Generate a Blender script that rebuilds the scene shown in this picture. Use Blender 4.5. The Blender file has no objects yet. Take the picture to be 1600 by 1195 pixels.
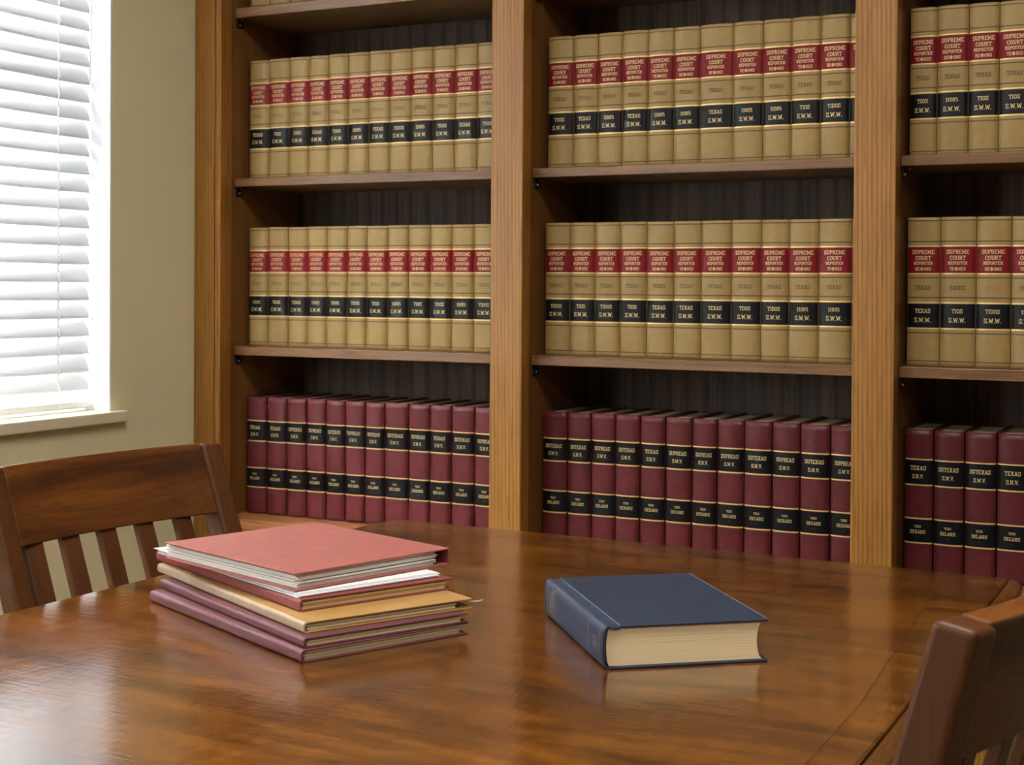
import bpy, bmesh, math, random
from mathutils import Vector, Matrix
random.seed(7)
C = bpy.context.scene.collection
R = math.radians

# ---------------------------------------------------------------- camera
cam_d = bpy.data.cameras.new('camera'); cam = bpy.data.objects.new('camera', cam_d); C.objects.link(cam)
CZ = 1.15
fpx, pitch, yaw, roll, shy = 2255.8, 0.0140, -0.4684, 0.0071, -117.04
fw = Vector((math.sin(yaw)*math.cos(pitch), math.cos(yaw)*math.cos(pitch), -math.sin(pitch)))
r0 = Vector((math.cos(yaw), -math.sin(yaw), 0)); u0 = r0.cross(fw)
rr = math.cos(roll)*r0 + math.sin(roll)*u0; uu = -math.sin(roll)*r0 + math.cos(roll)*u0
m = Matrix((rr, uu, -fw)).transposed().to_4x4(); m.translation = Vector((2.1467, -2.6246, CZ))
cam.matrix_world = m
cam_d.sensor_width = 36; cam_d.lens = 36*fpx/1600; cam_d.shift_y = shy/1600
cam_d.clip_start = .05
cam_d.dof.use_dof = True; cam_d.dof.focus_distance = 1.95; cam_d.dof.aperture_fstop = 16
bpy.context.scene.camera = cam

# ---------------------------------------------------------------- world, light, exposure
S = bpy.context.scene
S.view_settings.view_transform = 'Standard'; S.view_settings.look = 'None'
S.view_settings.exposure = -0.18; S.view_settings.gamma = 1; S.view_settings.use_curve_mapping = False
S.cycles.use_denoising = True
S.cycles.max_bounces = 8
w = bpy.data.worlds.new('world'); S.world = w; w.use_nodes = True
w.node_tree.nodes['Background'].inputs[0].default_value = (.85, .93, 1, 1)
w.node_tree.nodes['Background'].inputs[1].default_value = 3.0

def area(name, loc, rot, sx, sy, power, color, spread=180):
    d = bpy.data.lights.new(name, 'AREA'); d.shape = 'RECTANGLE'; d.size = sx; d.size_y = sy
    d.energy = power; d.color = color; d.spread = R(spread)
    o = bpy.data.objects.new(name, d); C.objects.link(o); o.location = loc; o.rotation_euler = rot
    return o
# daylight outside the window with the blind, plus an added unseen fill
area('window_and_fill_light', (-.45, -1.1, 1.75), (0, R(-90), 0), 1.9, 2.1, 1500, (.93, .96, 1))
area('window_and_fill_light', (-.22, -3.4, 1.60), (0, R(-90), 0), 1.5, 1.7, 40, (.93, .96, 1))  # unseen second daylight, added to brighten the room
# ceiling troffers
area('ceiling_troffer', (1.75, -1.6, 2.66), (0, 0, 0), 1.2, .6, 46, (1, .95, .87))
area('ceiling_troffer', (3.0, -3.9, 2.66), (0, 0, 0), 1.2, .6, 46, (1, .95, .87))

# ---------------------------------------------------------------- materials
def s2l(c): return tuple((x/255/12.92 if x/255 <= .04045 else ((x/255+.055)/1.055)**2.4) for x in c)+(1,)
def mat(name):
    m = bpy.data.materials.new(name); m.use_nodes = True
    nt = m.node_tree; return m, nt, nt.nodes['Principled BSDF']
def N(nt, t, **k):
    n = nt.nodes.new(t)
    for a, b in k.items(): setattr(n, a, b)
    return n
def ramp(nt, stops):
    n = N(nt, 'ShaderNodeValToRGB'); e = n.color_ramp.elements
    while len(e) < len(stops): e.new(.5)
    for i, (p, c) in enumerate(stops): e[i].position = p; e[i].color = c
    return n
def coords(nt, scale, rot=(0, 0, 0)):
    tc = N(nt, 'ShaderNodeTexCoord'); mp = N(nt, 'ShaderNodeMapping')
    mp.inputs['Scale'].default_value = scale; mp.inputs['Rotation'].default_value = rot
    nt.links.new(tc.outputs['Object'], mp.inputs[0]); return mp.outputs[0]
def noise(nt, vec, scale, detail=4, rough=.5, dist=0):
    n = N(nt, 'ShaderNodeTexNoise'); n.inputs['Scale'].default_value = scale; n.inputs['Detail'].default_value = detail
    n.inputs['Roughness'].default_value = rough; n.inputs['Distortion'].default_value = dist
    nt.links.new(vec, n.inputs['Vector']); return n.outputs['Fac']
def mixc(nt, mode, f, a, b):
    n = N(nt, 'ShaderNodeMix', data_type='RGBA', blend_type=mode)
    if isinstance(f, float): n.inputs[0].default_value = f
    else: nt.links.new(f, n.inputs[0])
    for i, v in ((6, a), (7, b)):
        if isinstance(v, tuple): n.inputs[i].default_value = v
        else: nt.links.new(v, n.inputs[i])
    return n.outputs[2]
def bump(nt, bs, h, strength, dist=.001):
    b = N(nt, 'ShaderNodeBump'); b.inputs['Strength'].default_value = strength; b.inputs['Distance'].default_value = dist
    nt.links.new(h, b.inputs['Height']); nt.links.new(b.outputs[0], bs.inputs['Normal'])

def plain(name, c, rough=.5, var=.06, nscale=30, spec=.5, metal=0, coat=0, bmp=0.0, stretch=(1, 1, 1)):
    m, nt, bs = mat(name)
    v = coords(nt, stretch); f = noise(nt, v, nscale, 5, .6)
    c1 = s2l(tuple(min(255, x*(1-var)) for x in c)); c2 = s2l(tuple(min(255, x*(1+var)) for x in c))
    rp = ramp(nt, [(.3, c1), (.7, c2)]); nt.links.new(f, rp.inputs[0]); nt.links.new(rp.outputs[0], bs.inputs['Base Color'])
    bs.inputs['Roughness'].default_value = rough; bs.inputs['Specular IOR Level'].default_value = spec
    bs.inputs['Metallic'].default_value = metal; bs.inputs['Coat Weight'].default_value = coat; bs.inputs['Coat Roughness'].default_value = .25
    if bmp: bump(nt, bs, f, bmp)
    return m

def wood(name, dark, light, pore, axis='Z', rings=0, rough=.4, coat=.0, fine=260, porestr=.5, big=9, ringstr=.4, contrast=(.3, .7)):
    """grain runs along axis; rings = spacing of growth lines in metres (0 = none)"""
    m, nt, bs = mat(name)
    st = {'X': (.05, 1, 1), 'Y': (1, .05, 1), 'Z': (1, 1, .05)}[axis]
    v = coords(nt, st)
    rp = ramp(nt, [(contrast[0], s2l(dark)), (contrast[1], s2l(light))]); nt.links.new(noise(nt, v, big, 6, .6, .6), rp.inputs[0])
    col = rp.outputs[0]
    if rings:
        st2 = {'X': (.012, 1, 1), 'Y': (1, .012, 1), 'Z': (1, 1, .012)}[axis]
        wv = N(nt, 'ShaderNodeTexWave', wave_type='BANDS', bands_direction='DIAGONAL')
        wv.inputs['Scale'].default_value = .3142/rings; wv.inputs['Distortion'].default_value = 3.5
        wv.inputs['Detail'].default_value = 3; wv.inputs['Detail Scale'].default_value = .35
        nt.links.new(coords(nt, st2), wv.inputs['Vector'])
        rr_ = ramp(nt, [(.04, (1-ringstr,)*3+(1,)), (.38, (1, 1, 1, 1))]); nt.links.new(wv.outputs['Fac'], rr_.inputs[0])
        col = mixc(nt, 'MULTIPLY', 1.0, col, rr_.outputs[0])
    st3 = {'X': (.03, 1, 1), 'Y': (1, .03, 1), 'Z': (1, 1, .03)}[axis]
    pf = noise(nt, coords(nt, st3), fine, 3, .7)
    pr = ramp(nt, [(.36, (1, 1, 1, 1)), (.5, (0, 0, 0, 1))]); nt.links.new(pf, pr.inputs[0])
    mm = N(nt, 'ShaderNodeMath', operation='MULTIPLY'); mm.inputs[1].default_value = porestr
    nt.links.new(pr.outputs[0], mm.inputs[0])
    col = mixc(nt, 'MIX', mm.outputs[0], col, s2l(pore))
    nt.links.new(col, bs.inputs['Base Color'])
    bs.inputs['Roughness'].default_value = rough
    bs.inputs['Coat Weight'].default_value = coat; bs.inputs['Coat Roughness'].default_value = .2
    bump(nt, bs, pf, .12, .0006)
    return m

M = {}
M['oak'] = wood('honey_oak', (148, 98, 34), (170, 119, 45), (92, 52, 14), 'Z', rings=.0042, rough=.42, coat=.12, porestr=.5, ringstr=.36)
M['oak_h'] = wood('honey_oak_horizontal', (150, 96, 54), (182, 124, 76), (96, 58, 30), 'X', rings=.006, rough=.4, coat=.15, porestr=.45, ringstr=.2)
M['shelf'] = wood('shelf_oak', (102, 68, 36), (134, 96, 57), (64, 38, 20), 'X', rough=.38, coat=.1, porestr=.55, big=22, fine=200)
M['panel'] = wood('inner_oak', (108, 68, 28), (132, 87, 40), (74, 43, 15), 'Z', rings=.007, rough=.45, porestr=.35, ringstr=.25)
M['back'] = wood('dark_back_panel', (64, 47, 36), (112, 88, 70), (20, 13, 9), 'Z', rings=.02, rough=.6, porestr=.6, ringstr=.45, fine=190, big=14)
M['chair'] = wood('walnut_stained_chair', (66, 32, 8), (116, 66, 20), (40, 20, 6), 'Y', rough=.46, coat=.05, porestr=.4, big=16, contrast=(.36, .64))
M['chair'].node_tree.nodes['Principled BSDF'].inputs['Specular IOR Level'].default_value = .35
M['chair_v'] = wood('walnut_stained_chair_upright', (66, 35, 12), (94, 54, 23), (40, 22, 8), 'Z', rough=.5, coat=.05, porestr=.3, big=14)

M['chair_v'].node_tree.nodes['Principled BSDF'].inputs['Specular IOR Level'].default_value = .3
def table_material(name, axis):
    m, nt, bs = mat(name)
    st = {'X': (.22, 1, 1), 'Y': (1, .22, 1)}[axis]
    v = coords(nt, st, (0, 0, R(12)))
    rp = ramp(nt, [(.34, s2l((60, 30, 5))), (.5, s2l((98, 54, 9))), (.66, s2l((134, 81, 17)))])
    nt.links.new(noise(nt, v, 9, 7, .66, 1.4), rp.inputs[0])
    fl = noise(nt, coords(nt, (1, .3, 1) if axis == 'X' else (.3, 1, 1), (0, 0, R(-25))), 70, 5, .6, .5)
    fr = ramp(nt, [(.3, (.66, .64, .60, 1)), (.7, (1.12, 1.12, 1.12, 1))]); nt.links.new(fl, fr.inputs[0])
    col = mixc(nt, 'MULTIPLY', .8, rp.outputs[0], fr.outputs[0])
    nt.links.new(col, bs.inputs['Base Color'])
    rg = N(nt, 'ShaderNodeMapRange'); rg.inputs[3].default_value = .14; rg.inputs[4].default_value = .25
    nt.links.new(fl, rg.inputs[0]); nt.links.new(rg.outputs[0], bs.inputs['Roughness'])
    bs.inputs['Specular IOR Level'].default_value = .6
    bs.inputs['Coat Weight'].default_value = .65; bs.inputs['Coat Roughness'].default_value = .09
    br = noise(nt, coords(nt, (.12, 1, 1) if axis == 'X' else (1, .12, 1), (0, 0, R(-28))), 150, 4, .65, .6)
    sm = N(nt, 'ShaderNodeMath', operation='ADD'); nt.links.new(fl, sm.inputs[0]); nt.links.new(br, sm.inputs[1])
    bump(nt, bs, sm.outputs[0], .22, .0009)
    nt.links.new(bs.inputs['Normal'].links[0].from_socket, bs.inputs['Coat Normal'])
    return m
M['table'] = table_material('polished_table_veneer', 'X')
M['table_y'] = table_material('polished_table_band', 'Y')

M['inlay'] = plain('inlay_wood', (64, 34, 12), .4)
M['tan'] = plain('tan_buckram', (151, 125, 76), .40, .04, 60, .28, coat=.08, bmp=.03)
M['tanline'] = plain('tan_tooling', (78, 58, 32), .55, .05)
M['red'] = plain('maroon_buckram', (86, 31, 33), .42, .08, 60, .28, coat=.06, bmp=.03)
M['redline'] = plain('dark_tooling', (58, 18, 26), .55, .05)
M['lred'] = plain('red_label', (112, 14, 24), .42, .05, 30, .25)
M['lblack'] = plain('black_label', (7, 10, 15), .4, .05, 30, .3)
M['gold'] = plain('gold_rule', (232, 200, 132), .35, .05, metal=.35)
M['goldtext'] = plain('gold_lettering', (226, 198, 140), .45, .05, metal=.1)
M['stamp'] = plain('dark_stamped_lettering', (60, 46, 26), .6, .05)
M['stampred'] = plain('faded_red_lettering', (176, 92, 70), .6, .05)
M['pages'] = plain('old_page_edges', (190, 176, 142), .8, .06, 6, bmp=.1, stretch=(1, 1, 120))
M['wall'] = plain('khaki_wall_paint', (222, 215, 175), .75, .015, 3, .3)
M['sill'] = plain('off_white_sill_paint', (222, 214, 184), .5, .01, 3, .4)
M['wallb'] = plain('bounce_damping_brown', (96, 66, 42), .6, .08, 3, .3)  # unseen right and front walls, made dark to cut bounced light
M['white'] = plain('white_gloss_paint', (240, 241, 243), .4, .005)
M['ceil'] = plain('ceiling_white', (226, 224, 216), .9, .01)
M['carpet'] = plain('brown_carpet', (110, 98, 84), .95, .12, 300)
M['black'] = plain('black_plastic', (18, 17, 17), .4)
M['steel'] = plain('steel', (190, 190, 188), .3, metal=1)
M['paper'] = plain('white_paper', (240, 241, 244), .7, .03, 5, stretch=(1, 1, 300))
M['paper2'] = plain('binder_pages', (232, 229, 222), .7, .03, 5)
M['sheet'] = plain('cream_paper', (226, 218, 198), .75, .06, 5, stretch=(1, 1, 300))
M['manilapg'] = plain('aged_paper', (214, 186, 134), .75, .07, 5, stretch=(1, 1, 300))
M['greypg'] = plain('grey_beige_paper', (216, 198, 160), .75, .07, 5, stretch=(1, 1, 300))
M['salmon'] = plain('salmon_cover', (156, 88, 80), .55, .05, 40, bmp=.1)
M['brick'] = plain('dusty_red_leatherette', (134, 68, 64), .5, .05, 40, .35, bmp=.1)
M['mauve'] = plain('mauve_leatherette', (104, 60, 64), .5, .05, 40, .35, bmp=.08)
M['manila'] = plain('manila_card', (168, 128, 72), .6, .04, 30, bmp=.05)
M['beige'] = plain('beige_cloth_spine', (178, 155, 128), .55, .03, 60, bmp=.08)
M['navy'] = plain('navy_cloth', (28, 40, 60), .6, .10, 25, bmp=.15)
M['navyw'] = plain('worn_navy_spine_cloth', (43, 56, 79), .42, .08, 25, bmp=.12)
M['fadegold'] = plain('faded_gilt', (188, 170, 130), .5, .08)
M['navyedge'] = plain('scuffed_navy_edge', (120, 132, 146), .6, .12, 80)
M['cream'] = plain('cream_text_block', (238, 216, 172), .75, .07, 5, bmp=.15, stretch=(1, 1, 260))

# slats let daylight through
m, nt, bs = mat('white_slat')
bs.inputs['Base Color'].default_value = s2l((240, 240, 236)); bs.inputs['Roughness'].default_value = .35
tr = N(nt, 'ShaderNodeBsdfTranslucent'); tr.inputs[0].default_value = (.95, .97, 1, 1)
mx = N(nt, 'ShaderNodeMixShader'); mx.inputs[0].default_value = .24
nt.links.new(bs.outputs[0], mx.inputs[1]); nt.links.new(tr.outputs[0], mx.inputs[2])
nt.links.new(mx.outputs[0], nt.nodes['Material Output'].inputs[0]); M['slat'] = m
m, nt, bs = mat('window_glass')
bs.inputs['Transmission Weight'].default_value = 1; bs.inputs['Roughness'].default_value = 0; bs.inputs['IOR'].default_value = 1.0
M['glass'] = m

# ---------------------------------------------------------------- geometry helpers
def box(bm, x0, x1, y0, y1, z0, z1, mi=0):
    v = [bm.verts.new((x, y, z)) for z in (z0, z1) for x, y in ((x0, y0), (x1, y0), (x1, y1), (x0, y1))]
    fs = [(3, 2, 1, 0), (4, 5, 6, 7), (0, 1, 5, 4), (1, 2, 6, 5), (2, 3, 7, 6), (3, 0, 4, 7)]
    for f in fs: bm.faces.new([v[i] for i in f]).material_index = mi
def loft(bm, secs, mi=0, smooth=False):
    rings = [[bm.verts.new(p) for p in s] for s in secs]; n = len(secs[0])
    for a, b in zip(rings, rings[1:]):
        for i in range(n):
            f = bm.faces.new((a[i], a[(i+1) % n], b[(i+1) % n], b[i])); f.material_index = mi; f.smooth = smooth
    bm.faces.new(rings[0][::-1]).material_index = mi; bm.faces.new(rings[-1]).material_index = mi
def prism(bm, poly, z0, z1, mi=0): loft(bm, [[(x, y, z0) for x, y in poly], [(x, y, z1) for x, y in poly]], mi)
def tube(bm, pts, r, n=8, mi=0):
    secs = []
    for i, p in enumerate(pts):
        p = Vector(p); d = (Vector(pts[min(i+1, len(pts)-1)])-Vector(pts[max(i-1, 0)])).normalized()
        a = d.orthogonal().normalized(); b = d.cross(a)
        secs.append([p+r*(math.cos(t)*a+math.sin(t)*b) for t in (2*math.pi*k/n for k in range(n))])
    loft(bm, secs, mi, True)
def obj(name, bm, mats, parent=None, bevel=0, seg=2, kind=None, label=None):
    bmesh.ops.recalc_face_normals(bm, faces=bm.faces)
    me = bpy.data.meshes.new(name); bm.to_mesh(me); bm.free()
    for k in (mats if isinstance(mats, (list, tuple)) else [mats]): me.materials.append(M[k])
    o = bpy.data.objects.new(name, me); C.objects.link(o)
    if parent: o.parent = parent
    if bevel:
        b = o.modifiers.new('bevel', 'BEVEL'); b.width = bevel; b.segments = seg; b.limit_method = 'ANGLE'; b.angle_limit = R(40)
    if kind: o['kind'] = kind
    if label: o['label'] = label
    return o
def bxo(name, dims, mats, parent=None, bevel=0, **k):
    bm = bmesh.new(); box(bm, *dims); return obj(name, bm, mats, parent, bevel, **k)
def thing(name, label, cat, loc=(0, 0, 0), rz=0, group=None):
    o = bpy.data.objects.new(name, None); C.objects.link(o); o.empty_display_size = .05
    o.location = loc; o.rotation_euler = (0, 0, rz); o['label'] = label; o['category'] = cat
    if group: o['group'] = group
    return o

# ---------------------------------------------------------------- the room
XR, YF, YB, ZC = 5.2, -6.2, .36, 2.7
bxo('floor', (-.2, XR, YF, YB, -.1, 0), 'carpet', kind='structure')
bxo('ceiling', (-.2, XR, YF, YB, ZC, ZC+.1), 'ceil', kind='structure')
bxo('wall_back', (-.2, XR+.1, YB, YB+.1, 0, ZC), 'wall', kind='structure')
bxo('wall_right', (XR, XR+.1, YF, YB, 0, ZC), 'wallb', kind='structure')
bxo('wall_front', (-.2, XR+.1, YF-.1, YF, 0, ZC), 'wallb', kind='structure')
WX = -.16; YJ = -.270; ZS = .881; YN = -1.95; ZH = 2.32
bm = bmesh.new()
box(bm, WX, 0, YJ, YB, 0, ZC); box(bm, WX, 0, YN, YJ, 0, ZS-.024); box(bm, WX, 0, YN, YJ, ZH, ZC)
box(bm, WX, 0, -2.6, YN, 0, ZC); box(bm, WX, 0, -4.2, -2.6, 0, ZS-.024); box(bm, WX, 0, -4.2, -2.6, ZH, ZC); box(bm, WX, 0, YF, -4.2, 0, ZC)  # second opening is unseen, added to let in the fill daylight
bmesh.ops.remove_doubles(bm, verts=bm.verts, dist=1e-5)
obj('wall_left', bm, 'wall', kind='structure')
bxo('baseboard_left', (0, .012, YF, -.002, 0, .1), 'white', kind='structure')

win = bpy.data.objects.new('window_1', None); C.objects.link(win); win['kind'] = 'structure'
bxo('window_sill', (WX, .020, YN-.035, -.2374, ZS-.024, ZS), 'sill', win, .003)
bxo('side_jamb', (WX, -.0005, YJ-.004, YJ-.0002, ZS+.0005, ZH), 'white', win, label='white painted window reveal')
bxo('side_jamb', (WX, -.0005, YN+.0002, YN+.004, ZS+.0005, ZH), 'white', win, label='white painted window reveal')
bxo('head_jamb', (WX, -.0005, YN+.004, YJ-.004, ZH-.004, ZH-.0002), 'white', win)
bm = bmesh.new()
for d in ((YN+.004, YJ-.004, ZS, ZS+.05), (YN+.004, YJ-.004, ZH-.054, ZH-.004), (YN+.004, YN+.05, ZS+.05, ZH-.054), (YJ-.05, YJ-.004, ZS+.05, ZH-.054), (YN+.05, YJ-.05, 1.58, 1.62)):
    box(bm, -.155, -.125, *d)
obj('window_frame', bm, 'white', win)
bxo('window_pane', (-.142, -.138, YN+.05, YJ-.05, ZS+.05, ZH-.054), 'glass', win)

# ---------------------------------------------------------------- window blind
bl = thing('window_blind', 'white slatted window blind drawn down over the bright window', 'blind', (-.065, -1.1, ZS))
YA, YBL = YN+.02, -.2775
pitchz = .0382; zb = .9045
def slat_bm():
    bm = bmesh.new(); secs = []
    wd, tilt = .050, R(64)
    pts = []
    for k in range(9):
        t = k/8-.5; bow = .0042*(1-4*t*t)
        x = -t*wd*math.cos(tilt)+bow*math.sin(tilt); z = t*wd*math.sin(tilt)+bow*math.cos(tilt)
        pts.append((x, z))
    th = .0028
    nx, nz = math.sin(tilt), math.cos(tilt)
    loop = [(x, z) for x, z in pts]+[(x-th*nx, z-th*nz) for x, z in pts[::-1]]
    loft(bm, [[(x, y, z) for x, z in loop] for y in (YA+1.1, YBL+1.1)], 0, True)
    return bm
s0 = None; k = 0
z = zb+.028
while z < ZH-.06:
    if s0 is None: s0 = obj('slat', slat_bm(), 'slat', bl); o = s0
    else: o = s0.copy(); C.objects.link(o)
    o.parent = bl; o.location = (0, 0, z+.016-ZS); z += pitchz; k += 1
bm = bmesh.new(); box(bm, -.010, .016, YA+1.1, YBL+1.1, .006, .022); obj('bottom_rail', bm, 'white', bl, .005, 3)
bm = bmesh.new(); box(bm, -.026, .028, YA+1.1, YBL+1.1, ZH-ZS-.05, ZH-ZS-.008); obj('head_rail', bm, 'white', bl, .003)
for yc in (-.377, -1.0, -1.75):
    bm = bmesh.new(); tube(bm, [(.019, yc+1.1, .012), (.019, yc+1.1, ZH-ZS-.02)], .0011, 6)
    zz = zb+.028
    while zz < ZH-.06:
        h0 = zz-ZS
        tube(bm, [(.019, yc+1.1, h0+.012), (.022, yc+1.1+.003, h0-.002), (.019, yc+1.1+.001, h0-.010)], .0016, 6); zz += pitchz
    obj('ladder_cord', bm, 'white', bl)
bm = bmesh.new(); tube(bm, [(.022, YBL+1.1-.012, 1.36), (.023, YBL+1.1-.010, .80), (.022, YBL+1.1-.013, .70)], .0012, 6)
obj('pull_cord', bm, 'white', bl)

# ---------------------------------------------------------------- bookcase
bc = thing('bookcase', 'built-in honey oak bookcase with dark back panel and three open bays', 'bookcase', (0, 0, 0))
BT, TT = 2.45, .019
ST = [(.002, .076), (.768, .841), (1.513, 1.589), (2.26, 2.34)]
INN = [(.074, .800), (.8375, 1.545), (1.586, 2.29)]
for i, (a, b) in enumerate(ST):
    bm = bmesh.new()
    if i == 0:
        # outer stile with two routed grooves near its inner edge
        box(bm, a, .058, 0, .022, 0, BT); box(bm, .058, .0605, .003, .022, 0, BT); box(bm, .0605, b, 0.0, .022, 0, BT)
    else: box(bm, a, b, 0, .022, 0, BT)
    obj('stile', bm, 'oak', bc, .0022)
# partitions behind the stiles
for a, b in ((.004, INN[0][0]), (INN[0][1], INN[1][0]), (INN[1][1], INN[2][0]), (INN[2][1], 2.335)):
    bm = bmesh.new(); box(bm, a, b, .022, .335, 0, BT); o = obj('side_panel', bm, 'panel', bc)
# thin moulding strips where the shelves meet the stiles
for xm in (.0745, .8385, 1.587):
    bxo('edge_moulding', (xm-.002, xm+.0012, .022, .040, .64, BT-.1), 'oak', bc, .001)
for a, b in INN:
    bxo('back_panel', (a, b, .300, .312, .6, BT), 'back', bc)
    bxo('top_rail', (a, b, .002, .022, BT-.1, BT), 'oak_h', bc, .002)
    bxo('top_board', (a, b, .022, .300, BT-.02, BT), 'oak_h', bc)
LV = [(.2262, .2451), (-.1600, -.1400), (.6130, .6350)]
for a, b in INN:
    for z0, z1 in LV:
        bm = bmesh.new(); box(bm, a+.0012, b-.0012, .050, .298, CZ+z0, CZ+z1); obj('shelf', bm, 'shelf', bc, .0012)
        for xs, sg in ((a+.0013, 1), (b-.0013, -1)):
            bm = bmesh.new()
            zz = CZ+z0
            x1 = xs+sg*.003; lo, hi = min(xs, x1), max(xs, x1)
            box(bm, lo, hi, .056, .078, zz-.020, zz)
            x1 = xs+sg*.016; lo, hi = min(xs, x1), max(xs, x1)
            box(bm, lo, hi, .056, .078, zz-.003, zz)
            o = obj('shelf_bracket', bm, 'black', bc, .0006)
            bm = bmesh.new()
            xa = xs+sg*.003; xb = xs+sg*.006
            tube(bm, [(xa, .066, zz-.0145), (xb, .066, zz-.0145)], .0028, 8); obj('screw', bm, 'steel', o)
            bm = bmesh.new(); tube(bm, [(xs+sg*.014, .060, zz-.003), (xs+sg*.014, .060, zz-.0055)], .0016, 8); obj('screw', bm, 'steel', o)
    zf = CZ-.528
    bxo('bottom_board', (a, b, .004, .298, zf-.022, zf), 'oak_h', bc, .0015)
    bxo('bottom_rail', (a, b, .006, .026, zf-.072, zf-.0222), 'oak_h', bc, .0015)
    bxo('kick_board', (a, b, .03, .048, 0, .09), 'oak_h', bc)
    mid = (a+b)/2
    for xa, xb, kx in ((a+.006, mid-.002, mid-.03), (mid+.002, b-.006, mid+.03)):
        bm = bmesh.new(); box(bm, xa, xb, .014, .030, .1, zf-.078)
        d = obj('cabinet_door', bm, 'oak', bc, .002)
        bm = bmesh.new(); box(bm, xa+.05, xb-.05, .008, .014, .15, zf-.128); obj('raised_panel', bm, 'oak', d, .003)
        bm = bmesh.new(); tube(bm, [(kx, .014, .42), (kx, .002, .42), (kx, -.006, .42)], .009, 12); obj('knob', bm, 'steel', d, .002)

# ---------------------------------------------------------------- lettering (stroke serif capitals)
SF = .035
G = {
 'S': (.64, [[(.6, .74), (.58, .95)], [(.6, .8), (.48, .96), (.22, .97), (.07, .83), (.1, .62), (.54, .4), (.6, .2), (.46, .04), (.2, .03), (.06, .2)], [(.06, .26), (.07, .05)]]),
 'U': (.74, [[(.12, .97), (.12, .28), (.24, .05), (.46, .04), (.58, .28), (.58, .97)], [(0, .97), (.26, .97)], [(.48, .97), (.7, .97)]]),
 'P': (.66, [[(.14, .03), (.14, .97)], [(.02, .97), (.46, .97), (.6, .84), (.6, .64), (.46, .5), (.14, .5)], [(.02, .03), (.3, .03)]]),
 'R': (.72, [[(.14, .03), (.14, .97)], [(.02, .97), (.44, .97), (.58, .84), (.58, .66), (.44, .52), (.14, .52)], [(.36, .5), (.6, .03), (.7, .03)], [(.02, .03), (.28, .03)]]),
 'E': (.66, [[(.14, .03), (.14, .97)], [(.02, .97), (.58, .97), (.58, .8)], [(.14, .52), (.44, .52)], [(.02, .03), (.6, .03), (.6, .22)]]),
 'M': (.92, [[(.14, .03), (.14, .97), (.44, .25), (.76, .97), (.76, .03)], [(0, .03), (.26, .03)], [(.64, .03), (.9, .03)], [(.02, .97), (.14, .97)], [(.76, .97), (.88, .97)]]),
 'C': (.68, [[(.6, .72), (.5, .95), (.26, .97), (.1, .75), (.08, .3), (.24, .05), (.48, .04), (.62, .26)]]),
 'O': (.72, [[(.36, .98), (.14, .84), (.07, .5), (.14, .16), (.36, .02), (.58, .16), (.65, .5), (.58, .84), (.36, .98)]]),
 'T': (.68, [[(.34, .03), (.34, .97)], [(.04, .8), (.04, .97), (.64, .97), (.64, .8)], [(.2, .03), (.48, .03)]]),
 'X': (.74, [[(.1, .97), (.62, .03)], [(.6, .97), (.1, .03)], [(0, .97), (.24, .97)], [(.48, .97), (.72, .97)], [(0, .03), (.24, .03)], [(.48, .03), (.74, .03)]]),
 'A': (.74, [[(.1, .03), (.36, .97), (.62, .03)], [(.2, .34), (.52, .34)], [(0, .03), (.22, .03)], [(.5, .03), (.74, .03)]]),
 'W': (.98, [[(.08, .97), (.26, .04), (.48, .84), (.7, .04), (.88, .97)], [(0, .97), (.2, .97)], [(.76, .97), (.98, .97)]]),
 'V': (.72, [[(.08, .97), (.36, .04), (.62, .97)], [(0, .97), (.2, .97)], [(.5, .97), (.72, .97)]]),
 'D': (.72, [[(.14, .03), (.14, .97)], [(.02, .97), (.4, .97), (.6, .78), (.64, .5), (.6, .22), (.4, .03), (.02, .03)]]),
 'N': (.78, [[(.14, .03), (.14, .97), (.62, .03), (.62, .97)], [(0, .03), (.26, .03)], [(.5, .97), (.74, .97)], [(.02, .97), (.14, .97)]]),
 'K': (.74, [[(.14, .03), (.14, .97)], [(.6, .97), (.16, .45), (.64, .03)], [(.02, .97), (.26, .97)], [(.02, .03), (.26, .03)], [(.52, .03), (.74, .03)]]),
 'L': (.62, [[(.14, .97), (.14, .03)], [(.02, .97), (.26, .97)], [(.02, .03), (.58, .03), (.58, .24)]]),
 'I': (.34, [[(.17, .03), (.17, .97)], [(.04, .03), (.3, .03)], [(.04, .97), (.3, .97)]]),
 '0': (.62, [[(.3, .98), (.12, .8), (.08, .5), (.12, .2), (.3, .02), (.48, .2), (.54, .5), (.48, .8), (.3, .98)]]),
 '1': (.4, [[(.06, .8), (.2, .97), (.2, .03)], [(.06, .03), (.34, .03)]]),
 '5': (.6, [[(.52, .97), (.12, .97), (.1, .56), (.4, .6), (.54, .4), (.5, .14), (.3, .03), (.08, .1)]]),
 '8': (.6, [[(.3, .98), (.12, .84), (.16, .6), (.46, .42), (.52, .18), (.3, .02), (.08, .18), (.14, .42), (.44, .6), (.48, .84), (.3, .98)]]),
 '.': (.26, [[(.09, .02), (.15, .02)]]),
 ' ': (.4, []), '-': (.6, [[(.05, .5), (.55, .5)]]),
 '*': (1.2, [[(.1, .5), (.6, 1.1), (1.1, .5), (.6, -.1), (.1, .5)], [(.35, .5), (.6, .8), (.85, .5), (.6, .2), (.35, .5)]]),
}
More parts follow.
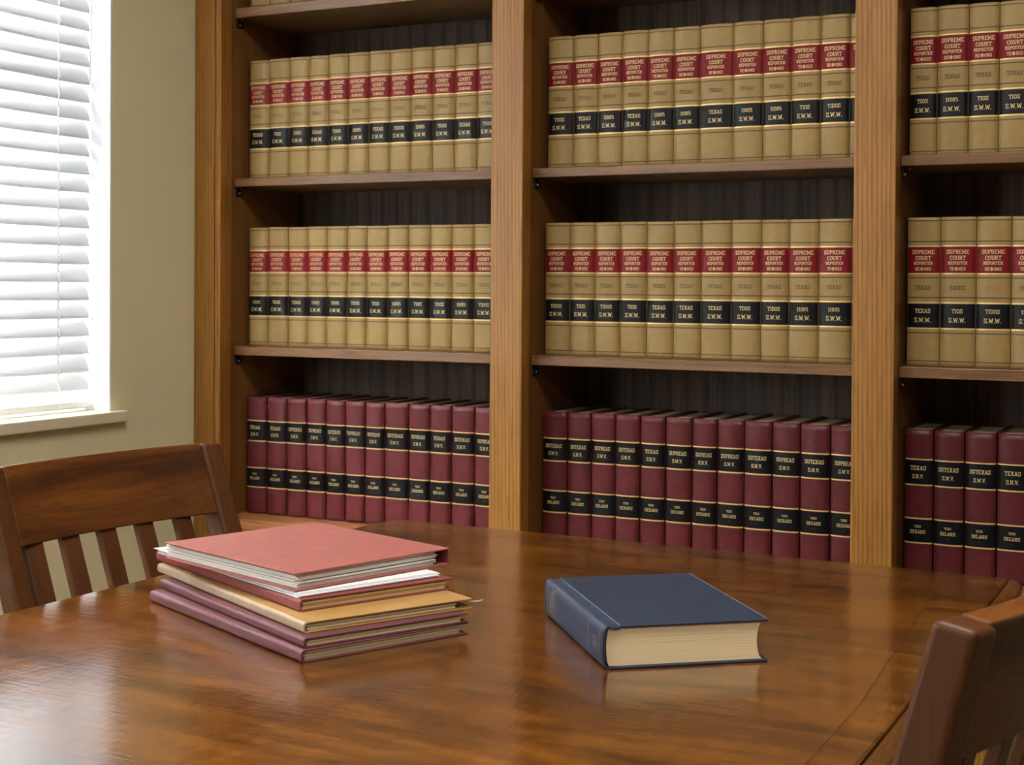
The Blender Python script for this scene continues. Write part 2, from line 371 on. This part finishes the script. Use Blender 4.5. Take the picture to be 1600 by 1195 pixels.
def text_quads(s, h, stroke=.13, gap=.08):
    """flat quads (2D points) of a centred line of capitals of height h"""
    wtot = sum(G[c][0]+gap for c in s)-gap; x = -wtot/2; out = []
    for ch in s:
        wd, lines = G[ch]
        for ln in lines:
            for a, b in zip(ln, ln[1:]):
                d = Vector((b[0]-a[0], b[1]-a[1]))
                if d.length < 1e-6: continue
                st = stroke*(1.0 if abs(d.y) > abs(d.x)*.5 else .7)
                if ch == '.': st = .16
                d.normalize(); n = Vector((-d.y, d.x))*st/2; e = d*st*.3
                A = Vector((x+a[0], a[1]))-e; B = Vector((x+b[0], b[1]))+e
                out.append([(p*h)[:] for p in (A-n, B-n, B+n, A+n)])
        x += wd+gap
    return out, wtot*h

US = [-1, -.985, -.95, -.88, -.76, -.6, -.4, -.2, 0, .2, .4, .6, .76, .88, .95, .985, 1]
def spine_y(u):   # u in -1..1, rounded spine, 0 at the middle
    a = abs(u); return .0042*a**2.2+.0034*a**10
def lettering(name, lines, hw, material, parent, label=None):
    """lines: (text, z centre, height, max width fraction)"""
    bm = bmesh.new()
    for s, zc, h, mw in lines:
        q, wt = text_quads(s, h); sx = min(1, 2*hw*mw/wt)
        for poly in q:
            vs = [bm.verts.new((x*sx, spine_y(x*sx/hw)-.0008, zc+z-h/2)) for x, z in poly]
            bm.faces.new(vs)
    me_o = obj(name, bm, material, parent, label=label)
    return me_o
def band(bm, hw, z0, z1, off, mi=0, n=12, inner=.0008):
    secs = []
    us = US; hw = hw+off*.5
    fr = [(u*hw, spine_y(u)-off) for u in us]; bk = [(u*hw, spine_y(u)+inner) for u in us[::-1]]
    loft(bm, [[(x, y, z0) for x, y in fr+bk], [(x, y, z1) for x, y in fr+bk]], mi, False)

def cover_mesh(wd, h, d, lines, ridge):
    """U-shaped case: rounded spine in front, two boards; dark tooling lines on the spine (slot 1)"""
    bm = bmesh.new(); hw = wd/2; us = US; n = len(US)-1
    lv = sorted(set([0, h]+[z for a, b in lines for z in (a, b)]))
    dark = lambda z: any(a-1e-6 <= z <= b+1e-6 for a, b in lines)
    rows = [[bm.verts.new((u*hw, spine_y(u), z)) for u in us] for z in lv]
    for r_, (a, b, za, zb_) in enumerate(zip(rows, rows[1:], lv, lv[1:])):
        mi = 1 if dark((za+zb_)/2) else 0
        for i in range(n):
            f = bm.faces.new((a[i], a[i+1], b[i+1], b[i])); f.material_index = mi; f.smooth = True
    # inner skin and caps
    inn = [[bm.verts.new((u*(hw-.0028), spine_y(u)+.0028, z)) for u in us] for z in (0, h)]
    for i in range(n):
        bm.faces.new((inn[0][i+1], inn[0][i], inn[1][i], inn[1][i+1]))
        bm.faces.new((rows[0][i+1], rows[0][i], inn[0][i], inn[0][i+1])); bm.faces.new((rows[-1][i], rows[-1][i+1], inn[1][i+1], inn[1][i]))
    for sg in (-1, 1):
        xs = sorted((sg*hw*.999, sg*(hw-.0028))); box(bm, xs[0], xs[1], .0068, d, 0, h)
    for z0, z1 in ridge: band(bm, hw*.995, z0, z1, .0007)
    return bm

TANF = dict(lines=[.022, .162, .405, .538, .775, .964], gold=[.193, .378, .572, .746], labels=[('red_label', 'lred', .199, .374), ('black_label', 'lblack', .580, .739)])
REDF = dict(lines=[.047, .174, .400, .590, .800, .965], gold=[.205, .379, .607, .773], labels=[('title_label', 'lblack', .212, .371), ('volume_label', 'lblack', .616, .765)])
def law_book(style, x0, x1, z, label, group, texts, dy=0.0, dh=0.0):
    F = TANF if style == 'tan' else REDF
    wd = x1-x0-.0016; h = (.2735 if style == 'tan' else .2710)+dh; d = .185
    root = thing('law_book', label, 'book', ((x0+x1)/2, .0865+dy, z+.0003), 0, group)
    hw = wd/2
    lw = .0021 if style == 'tan' else .0018
    bm = cover_mesh(wd, h, d, [((1-f)*h-lw/2, (1-f)*h+lw/2) for f in F['lines']], [])
    cov = obj('cover', bm, ['tan', 'tanline'] if style == 'tan' else ['red', 'redline'], root)
    bm = bmesh.new(); box(bm, -hw+.0031, hw-.0031, .0085, d-.006, .004, h-.0045); obj('page_block', bm, 'pages', root)
    for i, (nm, mt, a, b) in enumerate(F['labels']):
        bm = bmesh.new(); band(bm, hw, (1-b)*h, (1-a)*h, .0003)
        for f in F['gold'][2*i:2*i+2]: band(bm, hw, (1-f)*h-.0012, (1-f)*h+.0012, .0005, 1)
        lb = obj(nm, bm, [mt, 'gold'], root)
        zt, zb2 = (1-a)*h, (1-b)*h; H = zt-zb2
        if style == 'tan' and i == 0:
            L = [('SUPREME', zt-.19*H, .0072, .74), ('COURT', zt-.42*H, .0072, .60), (texts[0], zt-.62*H, .0056, .70), (texts[1], zt-.84*H, .0056, .62)]
        elif style == 'tan':
            L = [(texts[2], zt-.30*H, .0072, .50), ('S.W.W.', zt-.68*H, .0080, .58)]
        elif i == 0:
            L = [(texts[0], zt-.32*H, .0074, .68), (texts[1], zt-.68*H, .0070, .42)]
        else:
            L = [(texts[2], zt-.30*H, .0040, .36), (texts[3], zt-.54*H, .0060, .58), ('--', zt-.78*H, .0022, .2)]
        lettering('gold_lettering', L, hw, 'goldtext', lb)
    if style == 'tan':
        lettering('stamped_lettering', [(texts[3], (1-.472)*h, .0072, .52)], hw, texts[4], cov)
    return root

SEAM = {
 ('top', 'left'): [.0857, .1422, .1983, .2519, .3055, .3580, .4125],
 ('upper', 'left'): [.0857, .1422, .1983, .2519, .3055, .3580, .4125, .4669, .5218, .5757, .6308, .6858, .7410],
 ('middle', 'left'): [.0859, .1410, .1968, .2508, .3035, .3573, .4094, .4644, .5176, .5722, .6265, .6803, .7350],
 ('lowest', 'left'): [.0824, .1391, .1960, .2505, .3033, .3548, .4079, .4594, .5204, .5750, .6288, .6857, .7400],
 ('upper', 'middle'): [.8530, .9102, .9655, 1.0193, 1.0747, 1.1298, 1.1847, 1.2535, 1.3133, 1.3694, 1.4258, 1.4815, 1.5370],
 ('middle', 'middle'): [.8493, .9051, .9618, 1.0179, 1.0759, 1.1330, 1.1907, 1.2529, 1.3126, 1.3681, 1.4260, 1.4887, 1.5440],
 ('lowest', 'middle'): [.8466, .9032, .9570, 1.0111, 1.0653, 1.1194, 1.1753, 1.2276, 1.2831, 1.3392, 1.3944, 1.4524, 1.5100],
 ('upper', 'right'): [1.5929, 1.6420, 1.6976, 1.7508, 1.8060],
 ('middle', 'right'): [1.5921, 1.6515, 1.7150, 1.7757, 1.8350],
 ('lowest', 'right'): [1.5911, 1.6442, 1.6992, 1.7558, 1.8120],
}
ZL = {'top': .6350, 'upper': .2451, 'middle': -.1400, 'lowest': -.5280}
ORD = ['first', 'second', 'third', 'fourth', 'fifth', 'sixth', 'seventh', 'eighth', 'ninth', 'tenth', 'eleventh', 'twelfth']
rnd = random.Random(3)
for (lvl, bay), sm in SEAM.items():
    for i, (a, b) in enumerate(zip(sm, sm[1:])):
        if lvl == 'lowest':
            t = [rnd.choice(['SUPREAS', 'SUPREAS', 'SUTEXAS', 'TEXAS']), rnd.choice(['S.W.V.', 'S.W.V.', 'S.N.V.']), rnd.choice(['TERS', 'TEXS', 'TERS']), rnd.choice(['DECARS', 'DELARS', 'DEXARS'])]
            law_book('red', a, b-.0018, CZ+ZL[lvl], f'maroon law book with two black labels, {ORD[i]} from the left, {bay} bay', f'maroon law books on the lowest shelf of the {bay} bay', t, rnd.uniform(-.001, .001), rnd.uniform(-.0006, .0006))
        else:
            t = [rnd.choice(['REPORTER', 'REPORTER', 'REPOSTER']), rnd.choice(['RE*ORS', 'DE*ONS', 'TE*RES']), rnd.choice(['TEXAS', 'TIDOS', 'TDOS', 'TIOS', '11005']), 'TEXAS', 'stamp']
            if (lvl, bay) == ('middle', 'right') and i == 1: t[3] = 'CASES'
            if (lvl, bay) == ('middle', 'right') and i == 2: t[4] = 'stampred'
            if (lvl, bay) == ('middle', 'middle') and i in (4, 7): t[3] = 'TEXES'
            where = {'top': 'topmost shelf', 'upper': 'upper shelf', 'middle': 'middle shelf'}[lvl]
            law_book('tan', a, b, CZ+ZL[lvl], f'tan law book with red and black bands, {ORD[i]} from left, {where}, {bay} bay', f'tan law books on the {lvl} shelf of the {bay} bay', t, rnd.uniform(-.0006, .0006), rnd.uniform(-.0005, .0005))

# ---------------------------------------------------------------- table
tb = thing('reading_table', 'large polished reddish brown wooden table in front of the bookcase', 'table', (1.35, -1.3, 0))
def rel(p): return (p[0]-1.35, p[1]+1.3)
TZ = .75
YE = -2.2
poly = [(.842, -.553), (.8535, -.5165), (.8690, -.4970), (1.8616, -.5205), (1.8634, YE), (.790, YE), (.8105, -1.3496), (.8198, -1.0843)]
bm = bmesh.new(); prism(bm, [rel(p) for p in poly], TZ-.032, TZ); obj('tabletop', bm, 'table', tb, .003, 3)
band_p = [(1.8622, -.5215), (1.8770, -.5330), (1.8850, -.5600), (1.8880, -.6000), (1.8880, YE), (1.8642, YE)]
bm = bmesh.new(); prism(bm, [rel(p) for p in band_p], TZ-.032, TZ-.0006); obj('edge_band', bm, 'table_y', tb, .004, 3)
bm = bmesh.new()
lp = [rel(p) for p in ((.93, -.5635), (1.17, -.5757), (1.54, -.590), (1.7815, -.5950))]; lq = [rel(p) for p in ((1.7815, -.5950), (1.8016, -.9030), (1.8226, -1.2370), (1.8260, -2.15))]
for L, ax in ((lp, 1), (lq, 0)):
    for (x0, y0), (x1, y1) in zip(L, L[1:]):
        e = .0005
        q = [(x0, y0-e), (x1, y1-e), (x1, y1+e), (x0, y0+e)] if ax else [(x0-e, y0), (x0+e, y0), (x1+e, y1), (x1-e, y1)]
        prism(bm, q, TZ-.001, TZ+.0001)
obj('inlay_line', bm, 'inlay', tb, label='thin darker inlaid border line')
for d in ((.90, 1.82, -.60, -.578, .64, TZ-.0325), (.90, 1.82, -2.14, -2.118, .64, TZ-.0325), (.90, .922, -2.118, -.60, .64, TZ-.0325), (1.80, 1.82, -2.118, -.60, .64, TZ-.0325)):
    bxo('apron', (d[0]-1.35, d[1]-1.35, d[2]+1.3, d[3]+1.3, d[4], d[5]), 'chair', tb, .002)
for x in (.935, 1.745):
    for y in (-.68, -2.10):
        bm = bmesh.new()
        loft(bm, [[(x-1.35+sx*s, y+1.3+sy*s, z) for sx, sy in ((0, 0), (1, 0), (1, 1), (0, 1))] for z, s in ((0, .055), (.5, .07), (.66, .075), (TZ-.0327, .075))])
        obj('leg', bm, 'chair_v', tb, .003)

# ---------------------------------------------------------------- chairs
HB, HT = .205, .907
def bow(y): return -.026*(1-(y/HB)**2)
def make_chair(label, loc, rz, HB=.205, rake=20, rb=.800):
    def lean(z):
        if z < .47: return -.05*(1-z/.47)
        if z < .60: return -(z-.47)*math.tan(R(8))
        return -.0183-(z-.60)*math.tan(R(rake))
    bow = lambda y: -.026*(1-(y/HB)**2)
    t = thing('slat_back_chair', label, 'chair', loc, rz)
    for sg in (-1, 1):
        bm = bmesh.new(); secs = []
        for z, wd, dp in ((0, .034, .034), (.3, .034, .042), (.47, .034, .046), (.6, .034, .042), (.75, .034, .040), (HT-.002, .034, .034)):
            x = lean(z); yo = sg*HB; yi = sg*(HB-wd); tw = .006
            # front-outer, front-inner, back-inner, back-outer (front = +x)
            dz = -.006 if z > .9 else 0
            secs.append([(x, yo, z), (x-tw, yi, z), (x-tw-dp, yi-sg*.001, z+dz), (x-dp, yo-sg*.003, z+dz)])
        loft(bm, secs); obj('back_post', bm, 'chair_v', t, .006, 4)
    def cross(name, z0, z1, th, inset, mt='chair', ys=None):
        bm = bmesh.new(); secs = []; n = 12; yw = HB-.0335
        for i in range(n+1):
            y = -yw+2*yw*i/n; b = bow(y)-inset
            secs.append([(lean(z0)+b, y, z0), (lean(z1)+b, y, z1), (lean(z1)+b-th, y, z1-.004), (lean(z0)+b-th, y, z0)])
        loft(bm, secs); obj(name, bm, mt, t, .0025)
    cross('top_rail', rb, HT-.002, .024, .002)
    cross('lower_rail', .490, .535, .020, .006)
    for i in range(5):
        yc = (i-2)*.0690-.0150; bm = bmesh.new(); secs = []
        for k in range(7):
            z = .5345+(rb+.0005-.5345)*k/6; x = lean(z)+bow(yc)-.007
            secs.append([(x, yc-.015, z), (x, yc+.015, z), (x-.012, yc+.015, z), (x-.012, yc-.015, z)])
        loft(bm, secs); obj('slat', bm, 'chair_v', t, .0015)
    bm = bmesh.new(); prism(bm, [(.001, -.20), (.43, -.225), (.43, .225), (.001, .20)], .432, .458); obj('seat', bm, 'chair', t, .008, 3)
    for sg in (-1, 1):
        bm = bmesh.new(); ya, yb = sorted((sg*.215, sg*.180)); loft(bm, [[(x, y, z) for x, y in ((.42-w_, ya), (.42, ya), (.42, yb), (.42-w_, yb))] for z, w_ in ((0, .028), (.432, .038))])
        obj('front_leg', bm, 'chair_v', t, .002)
        ya, yb = sorted((sg*.206, sg*.188)); bxo('side_apron', (.0005, .383, ya, yb, .375, .4315), 'chair', t, .001)
        bxo('side_stretcher', (-.032, .39, ya, yb, .17, .195), 'chair', t, .001)
    bxo('front_apron', (.395, .415, -.179, .179, .375, .4315), 'chair', t, .001)
    return t
make_chair('dark brown slat-back wooden chair at the left below the window, facing the table', (.8275, -1.0435, 0), R(-6.7), .215, 20.5)
make_chair('dark brown wooden chair cut off at the right, its back turned to the viewer', (1.8807, -1.304, 0), R(169), .205, 15.5, .786)

# ---------------------------------------------------------------- stack of folders on the table
def frame_obj(o, P, ang, z): o.location = (P[0], P[1], z); o.rotation_euler = (0, 0, R(ang))
def sheets(bm, x0, x1, y0, y1, z0, z1, n, jit, rs, mi=0):
    """n separate layers with uneven edges"""
    for i in range(n):
        a = z0+(z1-z0)*i/n; b = z0+(z1-z0)*(i+1)/n-.0001
        j = [rs.uniform(-jit, jit) for _ in range(4)]
        box(bm, x0+j[0], x1+j[1], y0+j[2], y1+j[3], a, b, mi)
def folder(label, P, ang, z, L, W, T, cov, page, spine_mat=None, bt=.0017, loose=None, droop=0, name='document_folder', cat='folder', inset=(.003, .010), seed=1):
    """origin at the near corner; local x runs along the spine (length L), local -y away (width W); spine along y=0"""
    t = thing(name, label, cat, (P[0], P[1], z), R(ang)); rs = random.Random(seed)
    for z0, nm in ((0, 'bottom_cover'), (T-bt, 'top_cover')):
        bm = bmesh.new(); r_ = T/2*.6
        box(bm, 0, L, -W, -.004, z0, z0+bt); obj(nm, bm, cov, t, bt*.35)
    # rounded spine
    bm = bmesh.new(); n = 12; out = []; inn = []
    for i in range(n+1):
        a = math.pi*(i/n)-math.pi/2
        k = .55
        ca = abs(math.cos(a))**k*(1 if math.cos(a) >= 0 else -1); sa = abs(math.sin(a))**k*(1 if math.sin(a) >= 0 else -1)
        out.append((-.008+.008*ca, T/2+T/2*sa)); inn.append((-.008+.0058*ca, T/2+(T/2-bt)*sa))
    loop = out+inn[::-1]
    loft(bm, [[(x, y, z_) for y, z_ in loop] for x in (0, L)], 0, False)
    o = obj('spine', bm, spine_mat or cov, t)
    bm = bmesh.new(); sheets(bm, inset[0], L-.012, -W+inset[1], -.006, bt+.0002, T-bt-.0002, max(3, int((T-2*bt)/.0016)), .0014, rs)
    obj('paper_stack', bm, page, t)
    return t
def neg(a): return a-0
folder('mauve document folder at the very bottom of the stack, lying on the table', (1.2620, -1.3654), 155.2, TZ, .378, .2203, .0136, 'mauve', 'greypg', seed=2)
folder('thinner mauve document folder, second from the bottom of the stack', (1.2596, -1.3573), 153.5, TZ+.0138, .381, .214, .0108, 'mauve', 'greypg', seed=3)
t = folder('manila folder with beige cloth spine, in the middle of the stack', (1.2480, -1.3409), 152.8, TZ+.0248, .405, .2207, .0121, 'manila', 'greypg', 'beige', bt=.0016, inset=(.003, .022), seed=4)
bm = bmesh.new(); box(bm, .002, .40, -.222, -.03, .0018, .0026); obj('loose_flap', bm, 'manila', t)
bm = bmesh.new(); tube(bm, [(.03, -.19, .0085), (.004, -.215, .0082), (-.006, -.226, .0092), (-.004, -.232, .0098)], .0005, 6)
obj('tie_string', bm, 'sheet', t, label='thin pale string end')
folder('dusty red folder under the loose white sheets, third from the top of the stack', (1.2158, -1.3025), 155.0, TZ+.0371, .3756, .2108, .0138, 'brick', 'manilapg', seed=5)
t = thing('paper_sheaf', 'loose white sheets sticking out between the two red folders', 'papers', (1.2086, -1.2949, TZ+.0511), R(156.6)); rs = random.Random(9)
bm = bmesh.new(); sheets(bm, 0, .345, -.196, 0, 0, .0052, 4, .002, rs); obj('lower_sheets', bm, 'paper', t)
bm = bmesh.new(); box(bm, .03, .352, -.19, .004, .00525, .0058); obj('top_sheet', bm, 'paper', t)
# topmost binder: spine on the far side, open edge towards the viewer
P1, Q1, R1 = Vector((1.2035, -1.2925)), None, None
t = thing('document_binder', 'salmon pink hardcover binder full of white pages, on top of the stack', 'binder', (1.2040, -1.2935, TZ+.0571), R(162.0)); rs = random.Random(11)
TL, TW, TT_ = .271, .2350, .0206
for z0, nm in ((0, 'bottom_cover'), (TT_-.0020, 'top_cover')):
    bm = bmesh.new()
    box(bm, .0, TL, -TW+.003, .0, z0, z0+.0020); obj(nm, bm, 'salmon', t, .0006)
bm = bmesh.new(); box(bm, .0, TL, -TW, -TW+.0028, .0, TT_); obj('spine', bm, 'brick', t, .001)
bm = bmesh.new(); sheets(bm, .006, .275, -TW+.020, -.006, .0022, .0180, 9, .003, rs); obj('paper_stack', bm, 'paper2', t)

# ---------------------------------------------------------------- navy book lying on the table
t = thing('hardcover_book', 'thick navy blue hardcover book lying closed alone on the table', 'book', (1.5589, -1.2342, TZ), R(129.3))
BL_, BW, BH, bt = .255, .1785, .0463, .0030
rs = random.Random(5)
for z0, nm in ((0, 'back_board'), (BH-bt, 'front_board')):
    bm = bmesh.new(); box(bm, 0, BL_, -BW, -.012, z0, z0+bt); obj(nm, bm, 'navy', t, .0012, 3)
    # joint strip between board and spine
    bm = bmesh.new(); zz = z0+.0004 if z0 == 0 else z0-.0008
    loft(bm, [[(x, -.0125, zz), (x, -.0075, zz+(.0006 if z0 == 0 else -.0006)), (x, -.002, zz+(.0004 if z0 == 0 else .0008)), (x, -.002, zz+.0022), (x, -.0075, zz+.0016), (x, -.0125, zz+.0024)] for x in (0, BL_)])
    obj('hinge', bm, 'navyw', t)
bm = bmesh.new(); n = 16; out = []; inn = []
for i in range(n+1):
    a = math.pi*(i/n)-math.pi/2; k = .6
    ca = abs(math.cos(a))**k; sa = abs(math.sin(a))**k*(1 if math.sin(a) >= 0 else -1)
    out.append((-.003+.009*ca, BH/2+(BH/2-.0002)*sa)); inn.append((-.003+.0068*ca, BH/2+(BH/2-.0026)*sa))
loft(bm, [[(x, y, z_) for y, z_ in out+inn[::-1]] for x in (0, BL_)])
sp = obj('spine', bm, 'navyw', t)
def spine_pt(x, z_, off=.0003):
    s = max(-1, min(1, (z_-BH/2)/(BH/2-.0002))); sa = math.copysign(abs(s)**(1/.6), s); ca = math.sqrt(max(0, 1-sa*sa))**.6
    return (x, -.003+.009*ca+off, z_)
bm = bmesh.new()
for xb in (.012, .056, .200, .240):
    zs = [BH/2+(BH/2-.004)*(-1+2*i/10) for i in range(11)]
    for z0, z1 in zip(zs, zs[1:]):
        bm.faces.new([bm.verts.new(p) for p in (spine_pt(xb, z0), spine_pt(xb+.0009, z0), spine_pt(xb+.0009, z1), spine_pt(xb, z1))])
obj('gilt_rules', bm, 'fadegold', sp, label='faded gilt line')
bm = bmesh.new()
for s, xc, h, mw in (('TEXAS', .224, .0065, .03), ('REPORTER', .212, .0065, .034), ('S.W.', .034, .005, .022), ('TDOS', .025, .005, .02)):
    q, wt = text_quads(s, h); sx = min(1, mw/wt)
    for poly_ in q:
        # letters run across the spine thickness, upright when the book stands
        bm.faces.new([bm.verts.new(spine_pt(xc+(v-h/2), BH/2-u*sx, .0004)) for u, v in poly_])
obj('faded_lettering', bm, 'fadegold', sp)
# worn pale edges of the front board
bm = bmesh.new()
box(bm, .0005, BL_-.0005, -.0130, -.0122, BH-.0001, BH+.00025); box(bm, .001, BL_-.001, -BW-.0001, -BW+.0006, BH-.0008, BH+.0001)
obj('worn_edges', bm, 'navyedge', t, label='scuffed pale board edges')
# text block with rounded back and hollow fore-edge
bm = bmesh.new()
nz = 26; secs = []
layers = []
z0p, z1p = bt+.0002, BH-bt-.0002
for i in range(nz+1):
    s = -1+2*i/nz; zz = BH/2+(z1p-z0p)/2*s
    layers.append((zz, -BW+.006+.0065*math.sqrt(max(0, 1-s*s))-.001, .0015+.0035*math.sqrt(max(0, 1-s*s))-.004))
loop = [(-0+yf, zz) for zz, yf, yb in layers]+[(yb, zz) for zz, yf, yb in layers[::-1]]
loft(bm, [[(x, y, z_) for y, z_ in loop] for x in (.0035, BL_-.0035)])
obj('text_block', bm, 'cream', t)
